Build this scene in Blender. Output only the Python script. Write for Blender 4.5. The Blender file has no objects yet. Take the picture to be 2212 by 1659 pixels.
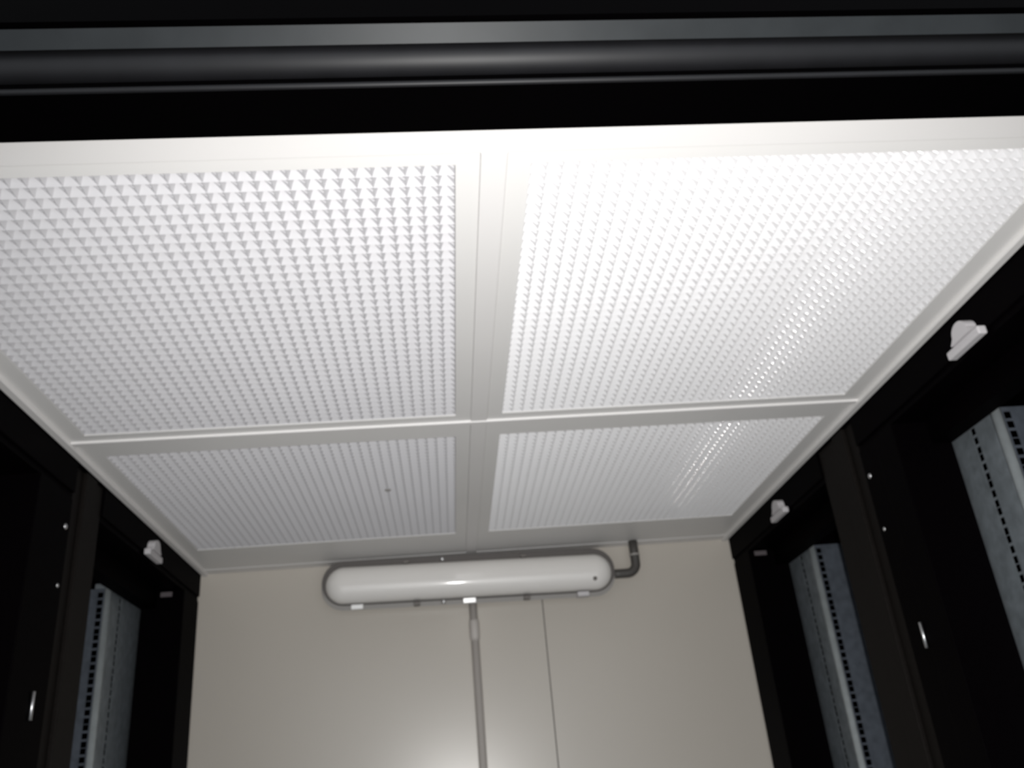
import bpy, bmesh, math
from mathutils import Matrix, Vector

CAMZ = 1.62                      # eye height above the floor
H = 0.5232 + CAMZ                # underside of the ceiling grid
XL, XR, YW = -0.5352, 0.6648, 2.005
C = bpy.context.scene.collection
sc = bpy.context.scene

# ------------------------------------------------------------------ materials
def mat(name, col, rough=.5, metal=0., spec=.5, noise=0., nscale=40., bump=0., coat=0., trans=0.):
    m = bpy.data.materials.new(name); m.use_nodes = True
    nt = m.node_tree; b = nt.nodes['Principled BSDF']
    b.inputs['Base Color'].default_value = (*col, 1)
    b.inputs['Roughness'].default_value = rough
    b.inputs['Metallic'].default_value = metal
    b.inputs['Specular IOR Level'].default_value = spec
    b.inputs['Coat Weight'].default_value = coat; b.inputs['Coat Roughness'].default_value = .07
    b.inputs['Transmission Weight'].default_value = trans
    tc = nt.nodes.new('ShaderNodeTexCoord')
    n = nt.nodes.new('ShaderNodeTexNoise'); n.inputs['Scale'].default_value = nscale; n.inputs['Detail'].default_value = 4
    nt.links.new(tc.outputs['Object'], n.inputs['Vector'])
    if noise:
        r = nt.nodes.new('ShaderNodeValToRGB')
        r.color_ramp.elements[0].position = .3; r.color_ramp.elements[1].position = .7
        r.color_ramp.elements[0].color = (*[c*(1-noise) for c in col], 1)
        r.color_ramp.elements[1].color = (*[min(1, c*(1+noise)) for c in col], 1)
        nt.links.new(n.outputs['Fac'], r.inputs['Fac']); nt.links.new(r.outputs['Color'], b.inputs['Base Color'])
    if bump:
        bp = nt.nodes.new('ShaderNodeBump'); bp.inputs['Strength'].default_value = bump; bp.inputs['Distance'].default_value = .001
        nt.links.new(n.outputs['Fac'], bp.inputs['Height']); nt.links.new(bp.outputs['Normal'], b.inputs['Normal'])
    return m

M = dict(
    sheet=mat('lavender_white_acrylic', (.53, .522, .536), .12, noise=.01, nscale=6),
    sheet_warm_lit=mat('lit_warm_acrylic', (.70, .692, .70), .11, spec=.9, noise=.01, nscale=6),  # own warmer hue, made lighter to paint in the stronger light on the right
    frame=mat('white_powder_coat', (.745, .73, .715), .42, noise=.015, nscale=5),
    rail=mat('white_rail_paint', (.74, .722, .71), .42, noise=.015, nscale=5),
    wall=mat('warm_grey_panel', (.505, .467, .415), .28, noise=.012, nscale=3),
    seam=mat('dark_seam', (.10, .09, .08), .7),
    slab=mat('soffit', (.5, .5, .5), .8),
    floor=mat('grey_floor', (.40, .40, .39), .7, noise=.2),
    black=mat('black_rack_paint', (.0011, .0007, .0010), .55, spec=.012, noise=.1, nscale=200),
    post=mat('black_textured_post', (.0075, .0062, .0055), .6, spec=.06, noise=.15, nscale=150),
    header=mat('black_gloss_enamel', (.0004, .0003, .0004), .5, spec=.015),
    satin=mat('dark_anodised', (.0165, .0185, .020), .42, metal=.0, spec=.09, noise=.12, nscale=25),
    bead=mat('black_satin_bead', (.004, .004, .005), .56, spec=.34, noise=.2, nscale=30),
    zinc=mat('zinc_steel', (.38, .425, .46), .42, metal=.72, spec=.4, noise=.18, nscale=60),
    bend_glint=mat('lit_zinc_edge', (.50, .545, .56), .45, metal=.4, spec=.5, noise=.08, nscale=60),  # brighter zinc that paints the highlight along the rail bend
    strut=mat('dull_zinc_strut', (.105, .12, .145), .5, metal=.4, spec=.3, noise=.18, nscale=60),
    plastic=mat('white_plastic', (.55, .53, .54), .45),
    steel=mat('bright_steel', (.75, .75, .76), .36, metal=1.),
    slot=mat('pale_label', (.10, .085, .09), .5),
    housing=mat('grey_lamp_housing', (.30, .285, .27), .45),
    cover=mat('frosted_lamp_cover', (.78, .755, .725), .38, spec=.4, coat=.5, noise=.015, nscale=8),
    clip=mat('clear_white_clip', (.92, .91, .9), .22),
    mark=mat('dark_clip_mark', (.16, .145, .135), .5),
    pipe=mat('dark_grey_pipe', (.065, .06, .055), .5),
    ring=mat('grey_pipe_ring', (.36, .34, .32), .4),
    trunk=mat('grey_conduit', (.50, .465, .435), .5),
    gasket=mat('dark_gasket', (.10, .09, .085), .6),
)

# ------------------------------------------------------------------ mesh helpers
def box(bm, x0, x1, y0, y1, z0, z1, bev=0.):
    if x0 > x1: x0, x1 = x1, x0
    if y0 > y1: y0, y1 = y1, y0
    if z0 > z1: z0, z1 = z1, z0
    r = bmesh.ops.create_cube(bm, size=1)
    for v in r['verts']:
        v.co = Vector(((x0+x1)/2 + v.co.x*(x1-x0), (y0+y1)/2 + v.co.y*(y1-y0), (z0+z1)/2 + v.co.z*(z1-z0)))
    if bev:
        es = {e for v in r['verts'] for e in v.link_edges}
        bmesh.ops.bevel(bm, geom=list(es), offset=bev, segments=2, affect='EDGES', profile=.5)

def obj(name, bm, m, parent=None, smooth=False):
    me = bpy.data.meshes.new(name)
    bmesh.ops.recalc_face_normals(bm, faces=bm.faces)
    if smooth:
        for f in bm.faces: f.smooth = True
    bm.to_mesh(me); bm.free()
    o = bpy.data.objects.new(name, me); C.objects.link(o)
    me.materials.append(m)
    if parent is not None:
        o.parent = parent
        o.matrix_parent_inverse = Matrix.Translation(-parent.location)
    return o

def bx(name, dims, m, parent=None, bev=0.):
    bm = bmesh.new(); box(bm, *dims, bev=bev); return obj(name, bm, m, parent)

def thing(name, label, cat, loc, group=None):
    o = bpy.data.objects.new(name, None); C.objects.link(o); o.location = loc
    o.empty_display_size = .05
    o['label'] = label; o['category'] = cat
    if group: o['group'] = group
    return o

def structure(o, label=None, cat=None):
    o['kind'] = 'structure'
    if label: o['label'] = label
    if cat: o['category'] = cat
    return o

def tube(bm, pts, r, n=16, cap=True):
    pts = [Vector(p) for p in pts]; rings = []
    ref = None
    for i, p in enumerate(pts):
        t = (pts[min(i+1, len(pts)-1)] - pts[max(i-1, 0)]).normalized()
        if ref is None:
            ref = t.orthogonal().normalized()
        u = (ref - t*ref.dot(t)).normalized(); w = t.cross(u); ref = u
        rr = r[i] if isinstance(r, (list, tuple)) else r
        rings.append([bm.verts.new(p + (u*math.cos(2*math.pi*k/n) + w*math.sin(2*math.pi*k/n))*rr) for k in range(n)])
    for a, b in zip(rings, rings[1:]):
        for k in range(n): bm.faces.new((a[k], a[(k+1) % n], b[(k+1) % n], b[k]))
    if cap:
        bm.faces.new(rings[0][::-1]); bm.faces.new(rings[-1])

def extrude_yz(name, prof, x0, x1, m, parent=None, smooth=False):
    """closed (y, z) outline extruded along x"""
    bm = bmesh.new()
    a = [bm.verts.new((x0, y, z)) for y, z in prof]; b = [bm.verts.new((x1, y, z)) for y, z in prof]
    n = len(prof)
    for k in range(n):
        f = bm.faces.new((a[k], a[(k+1) % n], b[(k+1) % n], b[k])); f.smooth = smooth
    bm.faces.new(a[::-1]); bm.faces.new(b)
    return obj(name, bm, m, parent)

# ------------------------------------------------------------------ the setting
structure(bx('floor', (-2.2, 2.4, -1.2, YW+.1, -.05, 0), M['floor']), 'grey floor of the aisle', 'floor')
structure(bx('ceiling', (XL, XR, .59, YW, H+.03, H+.08), M['slab']), 'slab above the white ceiling panels', 'ceiling')
SEAM = .2175
bm = bmesh.new()
box(bm, -1.5, SEAM-.0012, YW, YW+.06, 0, H+.12); box(bm, SEAM+.0012, 1.65, YW, YW+.06, 0, H+.12)
structure(obj('wall_back', bm, M['wall']), 'warm grey metal end wall with one upright joint', 'wall')
structure(bx('trim_1', (SEAM-.0012, SEAM+.0012, YW+.0018, YW+.01, 0, H+.12), M['seam']), 'dark joint line in the grey end wall', 'joint')

# rails of the ceiling grid: the centre rail, the cross rail, and the edge rails
PXa, PXb = .0517, .0757
CY0, CY1 = 1.218, 1.229
NY0, NY1 = .586, .618
FY0, FY1 = 1.968, YW-.001
RB = H-.006
structure(bx('trim_2', (PXa, PXb, NY1+.0003, FY0-.0003, H-.0018, H+.0195), M['rail'], bev=.0006), 'long white centre rail between the ceiling panels', 'ceiling rail')
structure(bx('trim_3', (XL+.012, XR-.012, CY0, CY1, H-.0034, H+.02), M['rail'], bev=.001), 'white cross rail between near and far ceiling panels', 'ceiling rail')
structure(bx('trim_4', (XL+.0005, XL+.012, NY1, YW-.001, RB, H+.02), M['rail'], bev=.001), 'white edge rail above the left racks', 'ceiling rail')
structure(bx('trim_5', (XR-.012, XR-.0005, NY1, YW-.001, RB, H+.02), M['rail'], bev=.001), 'white edge rail above the right racks', 'ceiling rail')
structure(bx('trim_6', (XL+.012, XR-.012, FY0, FY1, H-.001, H+.02), M['rail'], bev=.0006), 'white edge rail along the grey end wall', 'ceiling rail')
structure(bx('trim_7', (XL, XR, NY0-.05, NY1, H-.002, H+.02), M['rail'], bev=.0006), 'white edge rail behind the black door header', 'ceiling rail')

# ------------------------------------------------------------------ ceiling panels
FX_, FY_, DEPTH = .32, .38, .58      # deepest point of a cell (fractions of the cell) and its depth
def prism_sheet(x0, x1, y0, y1, z, n, m):
    bm = bmesh.new(); dx = (x1-x0)/n; dy = (y1-y0)/m
    g = [[bm.verts.new((x0+i*dx, y0+j*dy, z)) for j in range(m+1)] for i in range(n+1)]
    h = DEPTH*dx; rr = .0016
    for i in range(n):
        for j in range(m):
            ax, ay = x0+(i+FX_)*dx, y0+(j+FY_)*dy
            c = bm.verts.new((ax, ay, z+h))
            q = [g[i][j], g[i+1][j], g[i+1][j+1], g[i][j+1]]
            for k in range(4): bm.faces.new((q[k], c, q[(k+1) % 4]))
            # rounded rib added down the cell's long flank to catch a glint streak
            e0 = Vector((ax+.12*dx, ay, z+h*(1-.12/(1-FX_)))); e1 = Vector((x0+(i+.97)*dx, ay, z+h*.03/(1-FX_)))
            t = (e1-e0).normalized(); u = Vector((0, 1, 0)); w = t.cross(u)
            if w.z > 0: w = -w
            ra = []
            for e in (e0, e1):
                ra.append([bm.verts.new(e + (u*math.cos(a) + w*math.sin(a))*rr - w*rr*.25) for a in [math.pi*k/6 for k in range(7)]])
            for k in range(6):
                f = bm.faces.new((ra[0][k], ra[0][k+1], ra[1][k+1], ra[1][k])); f.smooth = True
    # flat back of the sheet
    t = z + .012
    bk = [bm.verts.new(p) for p in ((x0, y0, t), (x1, y0, t), (x1, y1, t), (x0, y1, t))]
    bm.faces.new(bk)
    e = [[g[i][0] for i in range(n+1)], [g[n][j] for j in range(m+1)], [g[i][m] for i in range(n, -1, -1)], [g[0][j] for j in range(m, -1, -1)]]
    for k in range(4):
        bm.faces.new(e[k] + [bk[(k+1) % 4], bk[k]])
    return bm

def ceiling_panel(ox0, ox1, oy0, oy1, gx0, gx1, gy0, gy1, label, m):
    t = thing('ceiling_panel', label, 'ceiling panel', ((ox0+ox1)/2, (oy0+oy1)/2, H), 'white prismatic ceiling panels')
    bm = bmesh.new()
    v = []
    for (a, b, c, d) in ((ox0, ox1, oy0, oy1), (gx0, gx1, gy0, gy1)):
        for z in (H, H+.014):
            v.append([bm.verts.new(p) for p in ((a, c, z), (b, c, z), (b, d, z), (a, d, z))])
    ob, ot, ib, it = v
    for k in range(4):
        l = (k+1) % 4
        bm.faces.new((ob[k], ob[l], ib[l], ib[k])); bm.faces.new((ot[k], ot[l], it[l], it[k]))
        bm.faces.new((ob[k], ob[l], ot[l], ot[k])); bm.faces.new((ib[k], ib[l], it[l], it[k]))
    t['kind'] = 'thing'
    obj('frame', bm, M['frame'], t)
    obj('prismatic_sheet', prism_sheet(gx0+.0003, gx1-.0003, gy0+.0003, gy1-.0003, H+.0015, 35, m), M['sheet_warm_lit' if gx0 > 0.05 else 'sheet'], t)
    return t
E1 = .0003
near_y = (NY1+E1, CY0-E1); far_y = (CY1+E1, FY0-E1)
lx = (XL+.012+E1, PXa-E1); rx = (PXb+E1, XR-.012-E1)
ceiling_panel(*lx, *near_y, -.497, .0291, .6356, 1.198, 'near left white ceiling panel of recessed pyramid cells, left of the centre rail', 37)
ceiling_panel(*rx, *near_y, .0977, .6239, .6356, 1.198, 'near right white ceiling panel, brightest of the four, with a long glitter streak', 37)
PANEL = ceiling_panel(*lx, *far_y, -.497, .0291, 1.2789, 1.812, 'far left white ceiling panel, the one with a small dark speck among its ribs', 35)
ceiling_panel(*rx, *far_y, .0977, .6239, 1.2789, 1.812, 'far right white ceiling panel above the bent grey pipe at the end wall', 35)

# ------------------------------------------------------------------ racks
def hole_strip(w0, w1, hc, hs, z0, z1, pos, toff, pitches=(.0140, .0140, .0112)):
    """wall strip with a column of square holes; pos(w, z, d) gives the point, d = depth in thickness"""
    bm = bmesh.new()
    ws = sorted([w0, hc-hs/2, hc+hs/2, w1])
    zs = [z1]; z = z1-.012; k = 0; hole = []
    while z-hs > z0+.01:
        hole.append(len(zs)); zs += [z+hs/2, z-hs/2]; z -= pitches[k % len(pitches)]; k += 1
    zs.append(z0); holes = set(hole)
    fr = {}; 
    for d in (0, toff):
        for i, w in enumerate(ws):
            for j, zz in enumerate(zs): fr[d, i, j] = bm.verts.new(pos(w, zz, d))
    for d in (0, toff):
        for i in range(3):
            for j in range(len(zs)-1):
                if i == 1 and j in holes: continue
                bm.faces.new((fr[d, i, j], fr[d, i+1, j], fr[d, i+1, j+1], fr[d, i, j+1]))
    for j in holes:                                   # inner rims
        q = [(1, j), (2, j), (2, j+1), (1, j+1)]
        for k in range(4):
            a, b = q[k], q[(k+1) % 4]
            bm.faces.new((fr[(0, *a)], fr[(0, *b)], fr[(toff, *b)], fr[(toff, *a)]))
    n = len(zs)-1
    for j in range(n):
        for i in (0, 3): bm.faces.new((fr[0, i, j], fr[0, i, j+1], fr[toff, i, j+1], fr[toff, i, j]))
    for i in range(3):
        for j in (0, n): bm.faces.new((fr[0, i, j], fr[0, i+1, j], fr[toff, i+1, j], fr[toff, i, j]))
    return bm

def rack(side, y0, label, bend_off):
    FX = XR if side > 0 else XL
    X = lambda d: FX + side*d                          # d = depth behind the front plane
    PW = .14 if side > 0 else .105
    y1 = y0 + .700; top = H + .012; base = .06
    t = thing('server_rack', label, 'server rack', (X(.45), (y0+y1)/2, 0), 'open black racks along the aisle')
    K = M['black']
    def part(name, d0, d1, a, b, z0, z1, m=K, bev=0.): return bx(name, (X(d0), X(d1), a, b, z0, z1), m, t, bev)
    part('plinth', .02, .90, y0+.002, y1, 0, base)
    part('roof', .0, .90, y0, y1, top-.02, top)
    part('side_panel', .086, .90, y0, y0+.012, base, top-.02)
    part('side_panel', .086, .90, y1-.012, y1, base, top-.02)
    part('back_panel', .888, .90, y0+.012, y1-.012, base, top-.02)
    # two front posts
    bm = bmesh.new()
    box(bm, X(0), X(.085), y0+.03, y0+.072, base, top-.02, .0012); box(bm, X(.0035), X(.085), y0+.072, y0+PW, base, top-.02, .0012)
    box(bm, X(.006), X(.085), y0, y0+.03, base, top-.02)
    obj('front_post', bm, M['post'], t)
    bm = bmesh.new()
    box(bm, X(0), X(.085), y1-.117, y1-.058, base, top-.075, .0012); box(bm, X(.002), X(.085), y1-.058, y1, base, top-.075, .0012)
    fp = obj('front_post', bm, K, t)
    # stepped top beam
    bm = bmesh.new()
    box(bm, X(0), X(.085), y0+PW+.0005, y1, CAMZ+.470, top-.02, .0015); box(bm, X(.004), X(.085), y0+PW+.0005, y1, CAMZ+.461, CAMZ+.470)
    box(bm, X(.055), X(.085), y0+PW+.0005, y1-.117, CAMZ+.425, CAMZ+.461)
    obj('top_beam', bm, K, t)
    # mounting rails: one at each side of the opening; L-section with two columns of holes
    yb = y0 + bend_off; zt = CAMZ + .436; R = .095
    def rails(yb, sgn, outer):
        B = .010
        r = obj('mounting_rail', hole_strip(yb+sgn*B, outer, yb+sgn*.058, .0100, base, zt,
                lambda w, z, d: (X(R+d), w, z), .0008), M['zinc'], t)
        obj('rail_return', hole_strip(R+B, R+.085, R+B+.0075, .0100, base, zt,
                lambda w, z, d: (X(w), yb+sgn*d, z), .0008), M['strut'], r)
        bm = bmesh.new(); n = 8
        lo = [[bm.verts.new((X(R+B-(B-k)*math.cos(a)), yb+sgn*(B-(B-k)*math.sin(a)), z)) for a in [math.pi/2*i/n for i in range(n+1)]] for z in (base, zt) for k in (0, .002)]
        for i in range(n):
            for a, b in ((0, 2), (1, 3), (0, 1), (2, 3)):
                f = bm.faces.new((lo[a][i], lo[a][i+1], lo[b][i+1], lo[b][i])); f.smooth = True
        for i in (0, n): bm.faces.new((lo[0][i], lo[1][i], lo[3][i], lo[2][i]))
        obj('rolled_edge', bm, M['bend_glint'], r)
        if side < 0: bx('rail_bracket', (X(R+.004), X(R+.03), yb+sgn*.001, yb+sgn*.018, zt+.0005, zt+.0105), M['zinc'], r, .001)
    rails(yb, 1, y1-.014)
    rails(y0+.700-bend_off, -1, y0+.014)
    # white latch on the top beam: flat bar with a rounded turning tab above
    yc = y0 + .350; zc = CAMZ + .468
    lt = bx('latch', (X(-.012), X(-.0002), yc-.037, yc+.037, zc-.005, zc+.006), M['plastic'], t, .002)
    bm = bmesh.new()
    pts = []
    for k in range(13):
        a = math.pi*(k/12) ; pts.append((yc-.004-.0165*math.cos(a)*1.0, zc+.014+.014*math.sin(a)))
    pts = [(yc-.024, zc+.0065)] + pts + [(yc+.020, zc+.0065)]
    va = [bm.verts.new((X(-.0002), y, z)) for y, z in pts]; vb = [bm.verts.new((X(-.014), y, z)) for y, z in pts]
    n = len(pts)
    for k in range(n): bm.faces.new((va[k], va[(k+1) % n], vb[(k+1) % n], vb[k]))
    bm.faces.new(va[::-1]); bm.faces.new(vb)
    tab = obj('turning_tab', bm, M['plastic'], lt)
    # screws and hinge pin on the far post, pale slot plate on its jamb
    for zz, r in ((.415, .0042), (.330, .003)) if y0 < 1 else ():
        bm = bmesh.new(); bmesh.ops.create_uvsphere(bm, u_segments=16, v_segments=8, radius=r)
        for v in bm.verts: v.co = Vector((X(.002) + v.co.x*.6, y1-.014 + v.co.y, CAMZ+zz + v.co.z))
        obj('screw', bm, M['steel'], fp, True)
    if y0 < 1:
        bm = bmesh.new(); tube(bm, [(X(-.0002), y1-.046, CAMZ+.15), (X(-.0002), y1-.046, CAMZ+.185)], .0022, 12)
        obj('hinge_pin', bm, M['steel'], fp, True)
    if y0 > 1: part('slot_plate', .012 if side > 0 else .024, .039 if side > 0 else .047, y1-.1195, y1-.1172, CAMZ+.447, CAMZ+.4565, M['slot'])
    return t
sp = bmesh.new(); bmesh.ops.create_uvsphere(sp, u_segments=16, v_segments=8, radius=1)
for v in sp.verts: v.co = Vector((-.0913 + v.co.x*.0055, 1.514 + v.co.y*.005, H+.0012 + v.co.z*.0022))
so = obj('speck', sp, M['housing'], PANEL, True); so['label'] = 'small dark speck'
rack(1, .585, 'near open black rack on the right, beside the larger white latch', .485)
rack(1, 1.291, 'far open black rack on the right, touching the grey end wall', .480)
rack(-1, .585, 'near open black rack on the left, only its post in view', .440)
rack(-1, 1.291, 'far open black rack on the left, grey perforated rail inside, by the end wall', .435)

# ------------------------------------------------------------------ door header at the mouth of the aisle
t = thing('door_frame', 'black glossy metal door header with stepped edge along the top of the picture', 'door frame', (.065, .53, 0))
t['kind'] = 'thing'
def pol(elev, r): return (r*math.cos(math.radians(elev)), CAMZ + r*math.sin(math.radians(elev)))
HX0, HX1 = XL-.30, XR+.30
rA = .716
a1 = pol(47.75, rA); a2 = pol(46.62, rA)
# upper fascia, upright, with its underside stepping back to the satin strip
extrude_yz('fascia', [(a1[0]-.004, a1[1]+.0025), (a1[0]-.004, a1[1]+.30), (a1[0]+.03, a1[1]+.30), (a1[0]+.03, a1[1]+.0025)], HX0, HX1, M['header'], t)
d = Vector((a2[0]-a1[0], 0, a2[1]-a1[1])).normalized()
o = (.011*math.cos(math.radians(47)), .011*math.sin(math.radians(47)))
extrude_yz('satin_strip', [a1, a2, (a2[0]+o[0], a2[1]+o[1]), (a1[0]+o[0], a1[1]+o[1])], HX0, HX1, M['satin'], t)
# rounded bead below the strip
ce = pol(45.65, rA+.0140); rad = .0130
prof = [(ce[0]+rad*math.cos(a), ce[1]+rad*math.sin(a)) for a in [2*math.pi*k/40 for k in range(40)]]
extrude_yz('rounded_bead', prof, HX0, HX1, M['bead'], t, True)
# bottom lip with a thin rounded nose, underside running back to the ceiling
z0 = CAMZ + .4960
ny = .4960/math.tan(math.radians(44.33))
by = .4960/math.tan(math.radians(41.5))
extrude_yz('bottom_lip', [(ny+.0045, z0+.0002), (ny+.0045, z0+.012), (by, z0+.012), (by, z0+.0002)], HX0, HX1, M['header'], t)
extrude_yz('rounded_nose', [(ny+.0023+.0023*math.cos(a), z0+.0023+.0023*math.sin(a)) for a in [2*math.pi*k/24 for k in range(24)]], HX0, HX1, M['bead'], t, True)
extrude_yz('core', [(ny+.022, z0+.0125), (ny+.022, z0+.30), (by, z0+.30), (by, z0+.0125)], HX0, HX1, M['header'], t)
bx('jamb', (HX0, XL-.02, a1[0]-.004, by, 0, z0-.0002), M['header'], t)
bx('jamb', (XR+.02, HX1, a1[0]-.004, by, 0, z0-.0002), M['header'], t)

# ------------------------------------------------------------------ wall lamp
lc = Vector((.0575, 0, CAMZ+.4560))
t = thing('wall_lamp', 'long rounded white batten lamp mounted high on the grey end wall', 'lamp', (lc.x, YW, lc.z))
tilt = -.016
def stadium(half, r, y, n=20, dz=0.):
    pts = []
    for s, a0 in ((1, -math.pi/2), (-1, math.pi/2)):
        for k in range(n+1):
            a = a0 + math.pi*k/n
            x = s*half + r*math.cos(a); z = r*math.sin(a) + dz
            pts.append((lc.x + x*math.cos(tilt) - z*math.sin(tilt), y, lc.z + x*math.sin(tilt) + z*math.cos(tilt)))
    return pts
def loft(rings, capa=True, capb=True, sm=True):
    bm = bmesh.new(); vs = [[bm.verts.new(p) for p in r] for r in rings]; n = len(rings[0])
    for a, b in zip(vs, vs[1:]):
        for k in range(n): f = bm.faces.new((a[k], a[(k+1) % n], b[(k+1) % n], b[k])); f.smooth = sm
    if capa: bm.faces.new(vs[0][::-1])
    if capb: bm.faces.new(vs[-1])
    return bm
half = .275
obj('housing', loft([stadium(half, .036, YW-.0003), stadium(half, .0440, YW-.022), stadium(half, .0495, YW-.045)]), M['housing'], t)
obj('gasket', loft([stadium(half, .0482, YW-.0452, dz=.0088), stadium(half, .0482, YW-.052, dz=.0088)]), M['gasket'], t)
rings = [stadium(half, .0400, YW-.0523, dz=.002)]
for k in range(0, 15):
    a = math.pi/2*k/15
    rings.append(stadium(half, .0395*math.cos(a)**.9, YW-.0565 - .030*math.sin(a), dz=.002))
obj('cover', loft(rings), M['cover'], t)
def on_lamp(x, z):      # lamp coordinates to world
    return (lc.x + x*math.cos(tilt) - z*math.sin(tilt), lc.z + x*math.sin(tilt) + z*math.cos(tilt))
for x, z, w, h, m, nm in ((-.246, -.046, .026, .010, 'clip', 'clip'), (-.004, -.0455, .028, .011, 'clip', 'clip'), (.246, -.0455, .026, .010, 'plastic', 'clip'),
                   (-.118, -.046, .013, .007, 'mark', 'catch'), (.122, -.046, .014, .007, 'mark', 'catch'), (-.14, .046, .013, .006, 'mark', 'catch'), (.12, .046, .013, .006, 'mark', 'catch')):
    px, pz = on_lamp(x, z)
    o = bx(nm, (px-w/2, px+w/2, YW-.064, YW-.042, pz-h/2, pz+h/2), M[m], t, .0015)
    if m == 'clip':                      # these clips are tilted towards the torch to shape a bright glint
        o.data.transform(Matrix.Translation((px, YW-.06, pz)) @ Matrix.Rotation(math.radians(13.0), 4, 'X') @ Matrix.Translation((-px, -YW+.06, -pz)))
for z in (-.0450, .0490):
    bm = bmesh.new(); bmesh.ops.create_uvsphere(bm, u_segments=20, v_segments=10, radius=.0052)
    px, pz = on_lamp(-.060, z)
    for v in bm.verts: v.co += Vector((px, YW-.0575, pz))
    obj('screw', bm, M['steel'], t, True)
px, pz = on_lamp(.272, -.018)
bm = bmesh.new(); tube(bm, [(px, YW-.0735, pz), (px, YW-.0845, pz)], .0045, 14)
obj('indicator', bm, M['mark'], t, True)
# ------------------------------------------------------------------ pipes
t = thing('bent_pipe', 'dark grey bent pipe from the lamp end up into the ceiling', 'pipe', (.43, YW-.035, CAMZ+.45))
yy = YW - .038; zz = CAMZ + .4500; r0 = .022; xe = .4335
pts = [(.376, yy, zz), (.392, yy, zz), (xe-r0, yy, zz)]
for k in range(1, 11):
    a = -math.pi/2 + math.pi/2*k/10
    pts.append((xe-r0 + r0*math.cos(a), yy, zz+r0 + r0*math.sin(a)))
pts += [(xe, yy, CAMZ+.50), (xe, yy, H-.0005)]
bm = bmesh.new(); tube(bm, pts, .0103, 18); obj('pipe', bm, M['pipe'], t, True)
bm = bmesh.new(); tube(bm, [(xe, yy, CAMZ+.4885), (xe, yy, CAMZ+.4925)], .0118, 18); obj('coupling_ring', bm, M['ring'], t, True)
bm = bmesh.new(); tube(bm, [(.3745, yy, zz), (.379, yy, zz)], .0135, 18); obj('gland', bm, M['housing'], t, True)

t = thing('wall_conduit', 'slim grey upright conduit running down the end wall below the lamp', 'conduit', (.062, YW-.01, 0))
xc = .0608; yc = YW - .0095
bm = bmesh.new(); tube(bm, [(xc, yc, .02), (xc, yc, CAMZ+.4135)], .0088, 18); obj('pipe', bm, M['trunk'], t, True)
bm = bmesh.new(); tube(bm, [(xc, yc, CAMZ+.332), (xc, yc, CAMZ+.340), (xc, yc, CAMZ+.372), (xc, yc, CAMZ+.380)], [.0090, .0112, .0112, .0090], 18); obj('coupling', bm, M['trunk'], t, True)

# ------------------------------------------------------------------ camera, phone torch, ambient
Rm = ((0.994861, -0.056733, -0.083861), (-0.051149, 0.433187, -0.899852), (0.087379, 0.899517, 0.428059))
cam = bpy.data.cameras.new('camera'); co = bpy.data.objects.new('camera', cam); C.objects.link(co)
mw = Matrix(((Rm[0][0], -Rm[1][0], -Rm[2][0], 0), (Rm[0][1], -Rm[1][1], -Rm[2][1], 0), (Rm[0][2], -Rm[1][2], -Rm[2][2], CAMZ), (0, 0, 0, 1)))
co.matrix_world = mw
cam.sensor_fit = 'HORIZONTAL'; cam.sensor_width = 36; cam.lens = 1916.63/2212*36
cam.clip_start = .01; cam.clip_end = 50
cam.dof.use_dof = True; cam.dof.focus_distance = .28; cam.dof.aperture_fstop = 28
sc.camera = co

fl = bpy.data.lights.new('phone_torch', 'SPOT'); fl.energy = 56; fl.color = (1, .985, .965)
fl.spot_size = math.radians(118); fl.spot_blend = 1.0; fl.shadow_soft_size = .006
fo = bpy.data.objects.new('phone_torch', fl); C.objects.link(fo)
fo.matrix_world = Matrix.Translation((.03, 0, -.012)) @ Matrix.Rotation(math.radians(-4.5), 4, 'Z') @ mw @ Matrix.Rotation(math.radians(-5), 4, 'X')

w = bpy.data.worlds.new('world'); sc.world = w; w.use_nodes = True
w.node_tree.nodes['Background'].inputs['Color'].default_value = (.9, .95, 1, 1)
w.node_tree.nodes['Background'].inputs['Strength'].default_value = .95

sc.view_settings.view_transform = 'Standard'; sc.view_settings.look = 'None'
sc.view_settings.exposure = 0; sc.view_settings.gamma = 1; sc.view_settings.use_curve_mapping = False
